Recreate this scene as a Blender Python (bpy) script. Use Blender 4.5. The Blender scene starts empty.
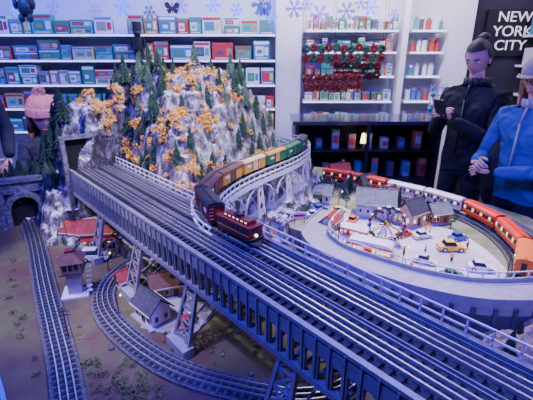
import bpy, math, random
from mathutils import Vector, Matrix, noise
random.seed(7)
R=random.random
def ru(a,b): return a+(b-a)*random.random()
SC=bpy.context.scene

# ------------------------------------------------------------ materials
MATS={}
def mat(name,col,rough=.6,metal=0.,var=0.,scale=20.,bump=0.,emit=0.,col2=None):
    if name in MATS: return MATS[name]
    m=bpy.data.materials.new(name); m.use_nodes=True; nt=m.node_tree; N=nt.nodes; L=nt.links
    b=N["Principled BSDF"]
    b.inputs["Roughness"].default_value=rough; b.inputs["Metallic"].default_value=metal
    c=(*col,1); b.inputs["Base Color"].default_value=c
    if emit:
        b.inputs["Emission Color"].default_value=c; b.inputs["Emission Strength"].default_value=emit
    if var or col2 or bump:
        tc=N.new("ShaderNodeTexCoord"); nz=N.new("ShaderNodeTexNoise"); nz.inputs["Scale"].default_value=scale
        nz.inputs["Detail"].default_value=7; nz.inputs["Roughness"].default_value=.65
        L.new(tc.outputs["Object"],nz.inputs["Vector"])
        if var or col2:
            cr=N.new("ShaderNodeValToRGB"); cr.color_ramp.elements[0].position=.38; cr.color_ramp.elements[1].position=.62
            a2=col2 if col2 else tuple(max(0,x*(1-var)) for x in col)
            a1=col if col2 else tuple(min(1,x*(1+var*.5)) for x in col)
            cr.color_ramp.elements[0].color=(*a2,1); cr.color_ramp.elements[1].color=(*a1,1)
            L.new(nz.outputs["Fac"],cr.inputs["Fac"]); L.new(cr.outputs["Color"],b.inputs["Base Color"])
        if bump:
            bp=N.new("ShaderNodeBump"); bp.inputs["Strength"].default_value=bump; bp.inputs["Distance"].default_value=.01
            L.new(nz.outputs["Fac"],bp.inputs["Height"]); L.new(bp.outputs["Normal"],b.inputs["Normal"])
    MATS[name]=m; return m

def rock_mat():
    m=bpy.data.materials.new("snowy_rock"); m.use_nodes=True; nt=m.node_tree; N=nt.nodes; L=nt.links
    b=N["Principled BSDF"]; b.inputs["Roughness"].default_value=.85
    tc=N.new("ShaderNodeTexCoord"); g=N.new("ShaderNodeNewGeometry")
    nz=N.new("ShaderNodeTexNoise"); nz.inputs["Scale"].default_value=11; nz.inputs["Detail"].default_value=10; nz.inputs["Roughness"].default_value=.75
    L.new(tc.outputs["Object"],nz.inputs["Vector"])
    mp=N.new("ShaderNodeMapping"); mp.inputs["Scale"].default_value=(1,1,.55); L.new(tc.outputs["Object"],mp.inputs["Vector"])
    vo=N.new("ShaderNodeTexNoise"); vo.inputs["Scale"].default_value=30; vo.inputs["Detail"].default_value=9; vo.inputs["Roughness"].default_value=.7; L.new(mp.outputs[0],vo.inputs["Vector"])
    sx=N.new("ShaderNodeSeparateXYZ"); L.new(g.outputs["Normal"],sx.inputs[0])
    ad=N.new("ShaderNodeMath"); ad.operation='MULTIPLY_ADD'; L.new(nz.outputs["Fac"],ad.inputs[0]); ad.inputs[1].default_value=2.3
    L.new(sx.outputs["Z"],ad.inputs[2])
    ad2=N.new("ShaderNodeMath"); ad2.operation='MULTIPLY_ADD'; L.new(vo.outputs["Fac"],ad2.inputs[0]); ad2.inputs[1].default_value=2.0; L.new(ad.outputs[0],ad2.inputs[2])
    cr=N.new("ShaderNodeValToRGB"); e=cr.color_ramp.elements
    dv=N.new("ShaderNodeMath"); dv.operation='DIVIDE'; L.new(ad2.outputs[0],dv.inputs[0]); dv.inputs[1].default_value=5.0
    e[0].position=.41; e[0].color=(.035,.033,.04,1); e[1].position=.60; e[1].color=(.92,.92,.95,1)
    x=e.new(.475); x.color=(.18,.17,.185,1); x=e.new(.53); x.color=(.5,.49,.52,1)
    L.new(dv.outputs[0],cr.inputs[0]); L.new(cr.outputs[0],b.inputs["Base Color"])
    bp=N.new("ShaderNodeBump"); bp.inputs["Strength"].default_value=1.; bp.inputs["Distance"].default_value=.035
    L.new(vo.outputs["Fac"],bp.inputs["Height"]); L.new(bp.outputs[0],b.inputs["Normal"])
    return m
ROCK=rock_mat()
M_rail=mat("rail_steel",(.82,.82,.88),.28,.85)
M_tie=mat("wood_tie",(.016,.016,.022),.8)
M_bed=mat("ballast",(.13,.128,.14),.9,var=.6,scale=160,bump=.5)
M_steel=mat("bridge_steel",(.25,.26,.31),.45,.2,var=.15,scale=30)
M_deck=mat("bridge_deck",(.02,.02,.035),.7)
M_white=mat("white_paint",(.8,.8,.82),.5)
M_wht2=mat("offwhite_plaster",(.7,.68,.64),.6)
M_tunneldark=mat("painted_tunnel_dark",(.004,.004,.005),.9)  # flat black, paints the shade inside the tunnel mouths
M_dark=mat("dark_plastic",(.02,.02,.025),.4)
M_glass=mat("dark_window",(.02,.03,.05),.1)
M_wheel=mat("wheel_metal",(.12,.12,.13),.4,.7)
M_green=mat("pine_green",(.025,.075,.035),.9,var=.5,scale=40)
M_green2=mat("pine_green_frost",(.07,.14,.08),.9,var=.4,scale=40)
M_trunk=mat("bark",(.08,.05,.03),.9)
M_aut=mat("autumn_orange",(.9,.40,.05),.9,var=.4,scale=60)
M_aut2=mat("autumn_gold",(.95,.62,.10),.9)
M_aut3=mat("rust_leaf",(.5,.2,.05),.9)
M_moss=mat("moss_green",(.2,.28,.06),.9,var=.4,scale=60)
M_road=mat("concrete_road",(.34,.34,.37),.75,var=.15,scale=25)
M_pave=mat("parking_pavement",(.66,.62,.62),.75,var=.25,scale=6)
M_stone=mat("cut_stone",(.17,.175,.19),.85,var=.6,scale=45,bump=.8)
M_red=mat("red_enamel",(.75,.03,.02),.3)
M_orange=mat("orange_enamel",(.9,.22,.03),.35)
M_yel=mat("yellow_enamel",(.95,.65,.05),.35)
M_maroon=mat("maroon_enamel",(.17,.008,.014),.3)
M_mroof=mat("brick_red_roof",(.38,.05,.04),.7,var=.3,scale=60)
M_brown=mat("boxcar_brown",(.26,.09,.04),.5)
M_ochre=mat("boxcar_ochre",(.62,.34,.06),.5)
M_roofb=mat("brown_roof",(.14,.07,.05),.8,var=.3,scale=60)
M_roofd=mat("dark_shingle",(.06,.06,.08),.8,var=.3,scale=60)
M_roofg=mat("gray_shingle",(.2,.25,.23),.8,var=.3,scale=60)
M_tan=mat("tan_siding",(.65,.47,.24),.7)
M_blue=mat("blue_enamel",(.03,.08,.45),.35)
M_dgrn=mat("green_enamel",(.03,.20,.08),.35)
M_teal=mat("teal_print",(.04,.38,.35),.5)
M_grassd=mat("turf",(.12,.15,.05),.95,col2=(.11,.06,.045),scale=7,bump=.6)
M_warm=mat("warm_lamp",(1,.72,.35),.5,emit=7)
M_lit=mat("lit_window",(1,.8,.45),.5,emit=1.5)

# ------------------------------------------------------------ mesh builder
class MB:
    def __init__(s): s.v=[];s.f=[];s.m=[];s.mats=[];s.T=Matrix.Identity(4)
    def mi(s,m):
        if m not in s.mats: s.mats.append(m)
        return s.mats.index(m)
    def add(s,vs,fs,m):
        o=len(s.v); T=s.T
        s.v+= [tuple(T@Vector(p)) for p in vs]; s.f+=[tuple(i+o for i in f) for f in fs]; s.m+=[s.mi(m)]*len(fs)
    def box(s,c,d,m,rz=0.,tx=1.,ty=1.):
        x,y,z=d[0]/2,d[1]/2,d[2]/2; cr,sr=math.cos(rz),math.sin(rz); vs=[]
        for zz,kx,ky in ((-z,1,1),(z,tx,ty)):
            for a,b in ((-x,-y),(x,-y),(x,y),(-x,y)):
                a*=kx;b*=ky; vs.append((c[0]+a*cr-b*sr,c[1]+a*sr+b*cr,c[2]+zz))
        s.add(vs,[(0,3,2,1),(4,5,6,7),(0,1,5,4),(1,2,6,5),(2,3,7,6),(3,0,4,7)],m)
    def beam(s,p,q,w,m,h=None):
        p=Vector(p);q=Vector(q);d=(q-p)
        if d.length<1e-6: return
        d.normalize(); up=Vector((0,0,1)) if abs(d.z)<.95 else Vector((0,1,0))
        a=d.cross(up).normalized()*w/2; b=a.cross(d).normalized()*(h or w)/2
        s.add([p-a-b,p+a-b,p+a+b,p-a+b,q-a-b,q+a-b,q+a+b,q-a+b],[(0,3,2,1),(4,5,6,7),(0,1,5,4),(1,2,6,5),(2,3,7,6),(3,0,4,7)],m)
    def cyl(s,p,q,r1,r2,m,n=12):
        p=Vector(p);q=Vector(q);d=(q-p).normalized(); up=Vector((0,0,1)) if abs(d.z)<.95 else Vector((0,1,0))
        a=d.cross(up).normalized(); b=a.cross(d)
        vs=[];fs=[]
        for c,r in ((p,r1),(q,r2)):
            for i in range(n):
                t=2*math.pi*i/n; vs.append(c+a*math.cos(t)*r+b*math.sin(t)*r)
        for i in range(n): fs.append((i,(i+1)%n,n+(i+1)%n,n+i))
        fs.append(tuple(range(n))[::-1]); fs.append(tuple(range(n,2*n)))
        s.add(vs,fs,m)
    def ell(s,c,r,m,nu=12,nv=8):
        vs=[(c[0],c[1],c[2]-r[2])];fs=[]
        for j in range(1,nv):
            ph=-math.pi/2+math.pi*j/nv
            for i in range(nu):
                t=2*math.pi*i/nu; vs.append((c[0]+r[0]*math.cos(ph)*math.cos(t),c[1]+r[1]*math.cos(ph)*math.sin(t),c[2]+r[2]*math.sin(ph)))
        vs.append((c[0],c[1],c[2]+r[2]))
        for i in range(nu): fs.append((0,1+(i+1)%nu,1+i)); fs.append((len(vs)-1,1+(nv-2)*nu+i,1+(nv-2)*nu+(i+1)%nu))
        for j in range(nv-2):
            for i in range(nu):
                a=1+j*nu; fs.append((a+i,a+(i+1)%nu,a+nu+(i+1)%nu,a+nu+i))
        s.add(vs,fs,m)
    def extr(s,prof,y0,y1,m):
        n=len(prof); vs=[(a,y0,b) for a,b in prof]+[(a,y1,b) for a,b in prof]
        fs=[tuple(range(n)),tuple(range(n,2*n))[::-1]]+[(i,n+i,n+(i+1)%n,(i+1)%n) for i in range(n)]
        s.add(vs,fs,m)
    def slab(s,poly,z0,z1,m):
        n=len(poly); vs=[(a,b,z0) for a,b in poly]+[(a,b,z1) for a,b in poly]
        fs=[tuple(range(n))[::-1],tuple(range(n,2*n))]+[(i,(i+1)%n,n+(i+1)%n,n+i) for i in range(n)]
        s.add(vs,fs,m)
    def sweep(s,P,off,w,z0,z1,m,closed=False):
        n=len(P); vs=[];fs=[]
        for i in range(n):
            a=P[(i-1)%n] if closed or i>0 else P[i]; b=P[(i+1)%n] if closed or i<n-1 else P[i]
            dx,dy=b[0]-a[0],b[1]-a[1]; l=math.hypot(dx,dy) or 1; nx,ny=-dy/l,dx/l
            for o,z in ((off-w/2,z0),(off+w/2,z0),(off+w/2,z1),(off-w/2,z1)):
                vs.append((P[i][0]+nx*o,P[i][1]+ny*o,z))
        for i in range(n if closed else n-1):
            j=(i+1)%n
            for k in range(4):
                l=(k+1)%4; fs.append((i*4+k,i*4+l,j*4+l,j*4+k))
        if not closed: fs+=[(0,1,2,3),((n-1)*4+3,(n-1)*4+2,(n-1)*4+1,(n-1)*4)]
        s.add(vs,fs,m)
    def obj(s,name,parent=None,smooth=False,bevel=0.):
        me=bpy.data.meshes.new(name); me.from_pydata(s.v,[],s.f)
        for m in s.mats: me.materials.append(m)
        me.polygons.foreach_set("material_index",s.m)
        if smooth: me.polygons.foreach_set("use_smooth",[True]*len(me.polygons))
        me.update()
        import bmesh
        if len(s.f)<20000:
            bm=bmesh.new(); bm.from_mesh(me); bmesh.ops.recalc_face_normals(bm,faces=bm.faces); bm.to_mesh(me); bm.free()
        o=bpy.data.objects.new(name,me); SC.collection.objects.link(o)
        if parent: o.parent=parent
        if bevel:
            b=o.modifiers.new("bev","BEVEL"); b.width=bevel; b.segments=2; b.limit_method='ANGLE'
        return o
def TR(x,y,z,rz=0.): return Matrix.Translation((x,y,z))@Matrix.Rotation(rz,4,'Z')
def empty(name,loc=(0,0,0),rz=0.,sc=1.):
    e=bpy.data.objects.new(name,None); SC.collection.objects.link(e); e.location=loc; e.rotation_euler=(0,0,rz); e.scale=(sc,)*3; return e

def catmull(P,closed=False,step=.012):
    n=len(P); out=[]
    for i in range(n if closed else n-1):
        g=lambda k:P[k%n] if closed else P[max(0,min(n-1,k))]
        p0,p1,p2,p3=g(i-1),g(i),g(i+1),g(i+2)
        for k in range(24):
            t=k/24
            out.append(tuple(.5*((2*p1[j])+(-p0[j]+p2[j])*t+(2*p0[j]-5*p1[j]+4*p2[j]-p3[j])*t*t+(-p0[j]+3*p1[j]-3*p2[j]+p3[j])*t**3) for j in (0,1)))
    if not closed: out.append(P[-1])
    if closed: out.append(out[0])
    res=[out[0]];acc=0
    for a,b in zip(out,out[1:]):
        d=math.hypot(b[0]-a[0],b[1]-a[1])
        while acc+d>=step:
            k=(step-acc)/d; a=(a[0]+(b[0]-a[0])*k,a[1]+(b[1]-a[1])*k); res.append(a); d=math.hypot(b[0]-a[0],b[1]-a[1]); acc=0
        acc+=d
    if closed: res=res[:-1]
    return res
def at(P,s,step=.012):
    i=max(1,min(len(P)-2,int(s/step))); a=P[i-1];b=P[i+1]
    return P[i][0],P[i][1],math.atan2(b[1]-a[1],b[0]-a[0])
def track(mb,P,z,closed=False,bed=True):
    if bed: mb.sweep(P,0,.088,z,z+.009,M_bed,closed); mb.sweep(P,0,.07,z+.009,z+.012,M_bed,closed)
    for o in (-.019,0,.019):
        mb.sweep(P,o,.0038,z+.014,z+.022,M_rail,closed)
    for i in range(0,len(P)-1,2 if len(P)>20 else 1):
        a=P[i];b=P[i+1]; mb.box((a[0],a[1],z+.0125),(.014,.066,.004),M_tie,math.atan2(b[1]-a[1],b[0]-a[0]))

# ------------------------------------------------------------ room
WX0,WX1,WY=-3.6,4.2,4.6
M_wall=mat("store_wall",(.7,.7,.74),.8,var=.05,scale=5)
M_floor=mat("store_floor",(.06,.055,.07),.5,var=.3,scale=3)
b=MB(); b.box((.3,1.4,-.03),(7.9,6.6,.06),M_floor); b.obj("floor")
b=MB(); b.box((.3,WY+.05,1.5),(7.9,.1,3.0),M_wall); b.obj("wall_back")
b=MB(); b.box((WX0-.05,1.4,1.5),(.1,6.4,3.0),M_wall); b.obj("wall_left")
b=MB(); b.box((WX1+.05,1.4,1.5),(.1,6.4,3.0),M_wall); b.obj("wall_right")
b=MB(); b.box((.3,1.4,3.03),(7.9,6.6,.06),mat("ceiling_paint",(.3,.3,.34),.9)); b.obj("ceiling")
b=MB(); b.box((2.0,4.45,1.5),(.24,.3,3.0),M_white); b.obj("wall_column")
b=MB(); b.box((3.15,4.56,1.5),(2.05,.06,3.0),mat("dark_panel",(.03,.028,.04),.5)); b.obj("wall_panel_dark")
b=MB(); b.box((.235,4.5,1.5),(.27,.2,3.0),M_white); b.obj("wall_pier")

# ------------------------------------------------------------ layout table & terrain
GZ=.72; VZ=.80
tab=[(-1.72,2.44),(-1.72,2.0),(-1.3,1.5),(-.98,1.1),(-.7,.78),(-.5,.5),(-.2,.25),(1.45,.1),(1.45,1.95),(1.2,2.35),(.8,2.78),(.35,3.05),(-.5,3.05),(-.9,2.55)]
b=MB(); b.slab(tab,.6,GZ,M_grassd); b.slab([(x*.96,y*.96+.06) for x,y in tab],0,.6,M_dark); b.obj("layout_table")
b=MB(); ed=catmull([(-1.72,2.0),(-1.3,1.5),(-.98,1.1),(-.7,.78),(-.5,.5),(-.2,.25)]); b.sweep(ed,.0,.012,.70,.735,mat("blue_glow_edge_trim",(.02,.05,.6),.3,emit=.3)); b.obj("table_edge_trim")  # plastic trim, blue light on it put in as faint emission
ringP=[(.35,1.90),(.277,1.767),(.225,1.617),(.27,1.466),(.356,1.372),(.455,1.292),(.545,1.229),(.647,1.18),(.733,1.153),(.827,1.145),(.93,1.15),(1.15,1.18),(1.43,1.22)]
ring=catmull(ringP)
ter=[(.06,1.84)]+[(.2,1.72),(.2,1.60),(.24,1.47),(.33,1.37),(.45,1.28),(.6,1.18),(.75,1.13),(.9,1.12),(1.42,1.17),(1.42,1.93),(1.18,2.32),(.78,2.75),(.38,2.98),(.3,2.6),(.27,2.3),(.1,2.05)]
b=MB(); b.slab(ter,GZ-.01,VZ,mat("village_turf",(.16,.22,.08),.95,col2=(.38,.32,.27),scale=7,bump=.3)); b.obj("village_terrace")
b=MB(); pv=catmull([(.33,1.9),(.27,1.66),(.34,1.45),(.55,1.29),(.75,1.20),(.93,1.25),(.98,1.5),(.93,1.74),(.78,1.82),(.66,1.80),(.5,1.95),(.42,2.1)],True,.04)
b.slab(pv,VZ,VZ+.004,M_pave)
for i in range(7): b.box((.68+.04*i,1.62,VZ+.0052),(.003,.09,.002),M_white,.3)
b.obj("parking_lot")
M_conc=mat("dark_concrete",(.09,.09,.11),.8,var=.3,scale=20)
b=MB(); b.sweep(ring,0,.115,.82,.845,M_road); b.sweep(ring,-.0605,.006,.78,.855,M_road); b.sweep(ring,-.062,.004,.70,.79,M_conc); b.sweep(ring,.0605,.006,.80,.862,M_road)
for i in range(0,len(ring)-1,5):
    x,y,h=at(ring,i*.012); b.box((x+math.sin(h)*.066,y-math.cos(h)*.066,.77),(.014,.010,.10),M_conc,h)
    b.box((x-math.sin(h)*.0605,y+math.cos(h)*.0605,.872),(.004,.004,.03),M_white,h)
b.sweep(ring,.0605,.003,.884,.888,M_white)
b.obj("elevated_road")

# bridge frame
BD=(.663,-.749);BN=(.749,.663);BC=(.0645,.867);BH=math.atan2(BD[1],BD[0])
def sn(x,y):
    dx,dy=x-BC[0],y-BC[1]; return dx*BD[0]+dy*BD[1], dx*BN[0]+dy*BN[1]
def bp(s_,n_): return (BC[0]+BD[0]*s_+BN[0]*n_, BC[1]+BD[1]*s_+BN[1]*n_)
viaP=[bp(-.1,.05),bp(-.22,.05),(-.117,1.147),(-.19,1.25),(-.235,1.4),(-.21,1.56),(-.14,1.73),(-.05,1.88),(.05,2.03),(.15,2.2),(.22,2.4),(.22,2.62),(.12,2.8),(-.05,2.9),(-.25,2.92)]
via=catmull(viaP)
viaS=via[::4]
def dvia(x,y): return min(math.hypot(x-a,y-c) for a,c in viaS)
peaks=[(-.47,2.17,1.53,1.7,.10),(-.22,2.22,1.49,1.7,.11),(-.34,2.3,1.53,1.3,.08),(-.62,2.22,1.49,1.6,.09),(-.78,2.25,1.45,1.6,.08),(-.98,2.28,1.38,1.8,.08),(-1.12,2.27,1.24,2.4,.05),(-.36,1.86,1.31,1.9,.08),(-.55,1.86,1.25,1.8,.06),(-.03,2.33,1.37,1.8,.08),(.0,2.6,1.25,1.6,.1),
 (-.42,1.66,1.12,1.5,.05),(-1.42,2.22,.86,.9,.1),(-1.5,2.3,.86,.9,.1),(-.70,2.03,1.33,1.7,.05),(-.3,1.64,1.06,1.3,.04),(-.9,2.13,1.33,1.9,.04),(-.2,1.95,1.25,1.9,.06),(-1.03,2.15,1.2,2.6,.03)]
def height(x,y):
    wx=noise.noise(Vector((x*4,y*4,3)))*.09+noise.noise(Vector((x*13,y*13,8)))*.045
    wy=noise.noise(Vector((x*4,y*4,13)))*.09+noise.noise(Vector((x*13,y*13,18)))*.045
    z=max(p[2]-p[3]*max(0,math.hypot(x+wx-p[0],y+wy-p[1])-p[4]) for p in peaks)
    rd=noise.ridged_multi_fractal(Vector((x*7,y*7,.3)),.8,2.1,6,1.,2.)
    z+= (rd-1.1)*.07
    st=.085; k=(z+noise.noise(Vector((x*5,y*5,30)))*.05)/st; fk=math.floor(k); fr=k-fk; z=z*.4+.6*(fk+min(1,fr*fr*2.))*st
    z+=noise.noise(Vector((x*30,y*30,2)))*.02
    s_,n_=sn(x,y)
    if s_>-1.47:
        z=min(z,.86+(n_-.13)*5. if n_>.13 else (.80 if n_>-.13 else .76+(-n_-.13)*.5))
        if n_<-.05 and s_>-1.36: z=min(z,.70+(-1.28-s_)*1.)
    dv=dvia(x,y); z=min(z,.80+max(0,dv-.07)*3.2)
    if x<-1.2:
        dx=x+1.354; dy=y-2.0
        if dy<0 and abs(dx)<.12: z=min(z,.7)
    if y>2.3 and x<-.9: z=min(z,.72+max(0,2.42-y)*4)
    return z
b=MB(); nx,ny=240,200; x0,x1,y0,y1=-1.70,.32,1.38,2.98
vs=[];fs=[]
for j in range(ny):
    for i in range(nx):
        x=x0+(x1-x0)*i/(nx-1); y=y0+(y1-y0)*j/(ny-1); vs.append((x,y,max(.705,height(x,y))))
for j in range(ny-1):
    for i in range(nx-1):
        q=(j*nx+i,j*nx+i+1,(j+1)*nx+i+1,(j+1)*nx+i)
        if max(vs[k][2] for k in q)>.706: fs.append(q)
b.add(vs,fs,ROCK); mo=b.obj("rocky_mountain")
b=MB(); vs=[];fs=[];n=46
for j in range(n):
    for i in range(n):
        x=.62+.8*i/(n-1); y=.62+.46*j/(n-1)
        z=.98-1.0*math.hypot((x-.98)*.75,(y-.86))+(noise.ridged_multi_fractal(Vector((x*7,y*7,9)),.9,2.1,4,1.,2.)-1)*.06
        vs.append((x,y,max(.705,z)))
for j in range(n-1):
    for i in range(n-1):
        q=(j*n+i,j*n+i+1,(j+1)*n+i+1,(j+1)*n+i)
        if max(vs[k][2] for k in q)>.706: fs.append(q)
b.add(vs,fs,mat("brown_rock",(.36,.28,.22),.9,col2=(.12,.1,.09),scale=25,bump=.8)); b.obj("rock_outcrop")

# ------------------------------------------------------------ bridge
b=MB(); b.T=TR(BC[0],BC[1],0,BH)
s0,s1=-1.56,.95; Ls=s1-s0; cs=(s0+s1)/2
b.box((cs,0,1.045),(Ls,.215,.014),M_deck)
for sy in (-1,1):
    b.box((cs,sy*.11,1.066),(Ls,.014,.010),M_steel); b.box((cs,sy*.112,.946),(Ls,.018,.016),M_steel); b.box((cs,sy*.111,1.035),(Ls,.008,.035),M_steel)
    k=s0
    while k<s1:
        b.box((k,sy*.111,1.0),(.015,.009,.1),M_steel); b.box((k,sy*.117,1.005),(.004,.004,.12),M_steel)
        b.add([(k+.0075,sy*.111,1.018),(k+.0075,sy*.111,1.002),(k+.013,sy*.111,1.013),(k+.019,sy*.111,1.018)],[(0,1,2,3)],M_steel)
        b.add([(k+.0305,sy*.111,1.018),(k+.0305,sy*.111,1.002),(k+.025,sy*.111,1.013),(k+.019,sy*.111,1.018)],[(0,1,2,3)],M_steel)
        k+=.038
k=s0
while k<s1:
    b.box((k,0,1.033),(.008,.215,.02),M_deck); b.box((k,0,.95),(.008,.215,.008),M_steel); k+=.076
for o in (-.052,.052):
    P=[(s0+.012*i,o) for i in range(int(Ls/.012)+1)]
    for r in (-.019,0,.019): b.sweep(P,r,.0042,1.060,1.070,M_rail)
    for i in range(0,len(P)-1,2): b.box((P[i][0],o,1.057),(.013,.082,.008),M_tie)
    for r in (-.046,.046): b.sweep(P,r,.0025,1.052,1.064,M_steel)
k=s0+.1
while k<s1:
    b.box((k,.116,1.087),(.004,.004,.042),M_white); k+=.05
for z in (1.085,1.107): b.beam((s0+.1,.116,z),(s1,.116,z),.004,M_white)
for s_ in (-1.12,-.72,-.33,.1,.55):
    for sy in (-1,1):
        tops=[(s_-.025,sy*.1,.95),(s_+.025,sy*.1,.95)]; bots=[(s_-.045,sy*.165,.72),(s_+.045,sy*.165,.72)]
        for t,q in zip(tops,bots): b.beam(t,q,.011,M_steel)
        m=5
        for i in range(m):
            f0,f1=i/m,(i+1)/m
            A=[Vector(t).lerp(Vector(q),f0) for t,q in zip(tops,bots)];B=[Vector(t).lerp(Vector(q),f1) for t,q in zip(tops,bots)]
            b.beam(A[0],B[1],.005,M_steel); b.beam(A[1],B[0],.005,M_steel); b.beam(B[0],B[1],.006,M_steel)
        b.box((s_,sy*.165,.735),(.11,.04,.035),M_road)
    for ds in (-.03,.03):
        b.beam((s_+ds,-.115,.9),(s_+ds,.16,.76),.006,M_steel); b.beam((s_+ds,.115,.9),(s_+ds,-.16,.76),.006,M_steel)
        b.beam((s_+ds,-.11,.93),(s_+ds,.11,.93),.009,M_steel)
b.obj("railroad_trestle_bridge")
b=MB(); b.T=TR(BC[0],BC[1],0,BH)
b.box((-1.515,0,1.13),(.01,.24,.19),M_tunneldark)  # black sheet stands in for the unlit tunnel interior
for sy in (-1,1): b.box((-1.495,sy*.128,1.0),(.03,.02,.46),M_stone)
b.box((-1.495,0,1.232),(.03,.28,.018),M_stone)
b.obj("tunnel_portal")

# curved viaduct
b=MB(); i0=22; vp=via[i0:]
b.sweep(vp,0,.10,1.035,1.05,M_deck)
for o in (-.053,.053):
    b.sweep(vp,o,.008,1.056,1.064,M_white); b.sweep(vp,o,.008,1.02,1.045,M_white)
    b.sweep(vp,o,.005,1.085,1.09,M_white)
    for i in range(0,len(vp)-1,4):
        x,y,h=at(vp,i*.012); b.box((x-math.sin(h)*o,y+math.cos(h)*o,1.065),(.004,.004,.05),M_white,h)
track(b,via[8:],1.046,bed=False)
for sd in (.35,.62,.90,1.18,1.45,1.7):
    x,y,h=at(via,sd+.1); T0=b.T; b.T=TR(x,y,0,h); zb=VZ-.02 if x>.1 else GZ
    for o in (-1,1):
        for ds in (-1,1):
            b.beam((ds*.012,o*.045,1.03),(ds*.035,o*.07,zb),.009,M_white)
        for q in range(5):
            f0=q/5;f1=(q+1)/5
            Z=lambda f:1.03+(zb-1.03)*f; X=lambda f:.012+.023*f; Yy=lambda f:.045+.025*f
            b.beam((-X(f0),o*Yy(f0),Z(f0)),(X(f1),o*Yy(f1),Z(f1)),.005,M_white); b.beam((X(f0),o*Yy(f0),Z(f0)),(-X(f1),o*Yy(f1),Z(f1)),.005,M_white)
    b.beam((0,-.05,.99),(0,.065,.86),.006,M_white); b.beam((0,.05,.99),(0,-.065,.86),.006,M_white)
    for o in (-1,1):
        pr=None
        for q in range(9):
            a=q/8*math.pi; p=(-math.cos(a)*.12,o*.05,.93+math.sin(a)*.09)
            if pr: b.beam(pr,p,.007,M_white)
            pr=p
    b.T=T0
b.obj("curved_viaduct")

# ground tracks
b=MB(); lt=catmull([(-1.42,2.12),(-1.32,1.97),(-1.166,1.754),(-.900,1.347),(-.733,1.10),(-.60,.9),(-.47,.68),(-.38,.5)]); track(b,lt,GZ); b.obj("railroad_track")
b=MB(); lp=catmull([(.093,.81),(-.104,.849),(-.293,.925),(-.478,1.065),(-.61,1.22),(-.66,1.385),(-.61,1.57),(-.5,1.69),(-.342,1.76),(-.14,1.73),(.0,1.61),(.15,1.43),(.27,1.2),(.3,1.0),(.24,.86)],True); track(b,lp,GZ,True); b.obj("railroad_track_loop")
b=MB(); rt=catmull([(.30,2.62),(.372,2.56),(.56,2.44),(.811,2.20),(.95,2.06),(1.07,1.86),(1.10,1.646),(1.06,1.435),(.965,1.28),(.9,1.24)]); track(b,rt,VZ)
rt2=catmull([(.5,2.68),(.75,2.46),(.96,2.27),(1.12,2.09),(1.25,1.86),(1.28,1.65),(1.26,1.4),(1.2,1.25)]); track(b,rt2,VZ); b.obj("outer_railroad_track")

# left stone tunnel portal
b=MB(); b.T=TR(-1.34,2.0,0,math.radians(-62))@Matrix.Diagonal((1,1.15,1.25,1))@Matrix.Translation((0,0,-.144))
for i in range(12):
    a0=math.pi*i/12;a1=math.pi*(i+1)/12
    b.add([(.02,math.cos(a)*r,.80+math.sin(a)*r) for r in (.06,.085) for a in (a0,a1)]+[(-.02,math.cos(a)*r,.80+math.sin(a)*r) for r in (.06,.085) for a in (a0,a1)],[(0,1,3,2),(4,5,7,6),(0,1,5,4),(2,3,7,6)],M_stone)
for sy in (-1,1):
    b.box((0,sy*.115,.825),(.035,.075,.21),M_stone); b.box((.008,sy*.073,.76),(.04,.02,.08),M_stone); b.box((.03,sy*.165,.80),(.09,.03,.16),M_stone)
b.box((0,0,.905),(.035,.16,.05),M_stone); b.box((.005,0,.938),(.055,.34,.018),M_stone)
for sy in (-1,1):
    for i in range(6):
        a0=math.pi/2*i/6;a1=math.pi/2*(i+1)/6
        b.add([(.0,sy*math.cos(a0)*.07,.80+math.sin(a0)*.07),(.0,sy*math.cos(a1)*.07,.80+math.sin(a1)*.07),(.0,sy*math.cos(a1)*.07,.9),(.0,sy*.085,.9),(.0,sy*.085,.80+math.sin(a0)*.07)],[(0,1,2,3,4)],M_stone)
b.box((-.03,0,.79),(.01,.13,.16),M_tunneldark)  # black panel painted as the darkness behind the arch
b.obj("stone_tunnel_portal")

# ------------------------------------------------------------ vegetation
def conifer(b,x,y,z,h,r=None,m=None):
    r=r or h*.24; b.T=TR(x,y,z,R()*6)
    b.cyl((0,0,-.01),(0,0,h*.3),h*.03,h*.02,M_trunk,6)
    n=8; mm=m or (M_green if R()<.75 else M_green2)
    for i in range(n):
        f=i/n; zz=h*(.12+.78*f); rr=r*(1-f)**.85+.004; k=9; vs=[(0,0,zz+h*.17)]; ph=R()*6
        for q in range(k*2):
            a=ph+math.pi*q/k; rad=rr*(ru(.75,1.15) if q%2==0 else ru(.35,.6)); vs.append((math.cos(a)*rad,math.sin(a)*rad,zz-(.05*h if q%2==0 else 0)))
        b.add(vs,[(0,1+q,1+(q+1)%(2*k)) for q in range(2*k)],mm)
    b.T=Matrix.Identity(4)
def bush(b,x,y,z,r,mats,n=70,flat=.8,leaf=.16):
    b.T=Matrix.Identity(4)
    for i in range(n):
        v=Vector((ru(-1,1),ru(-1,1),ru(-.6,1)))
        if v.length>1: v.normalize()
        v*=ru(.6,1)
        c=Vector((x,y,z+r*.5))+Vector((v.x*r,v.y*r,v.z*r*flat)); s=r*leaf*ru(.6,1.5)
        a=Vector((ru(-1,1),ru(-1,1),ru(-1,1))).normalized(); u=a.orthogonal().normalized(); w=a.cross(u)
        b.add([c+u*s,c-u*s*.6+w*s,c-u*s*.6-w*s,c+a*s*.8],[(0,1,2),(0,1,3),(1,2,3),(2,0,3)],random.choice(mats))
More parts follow.
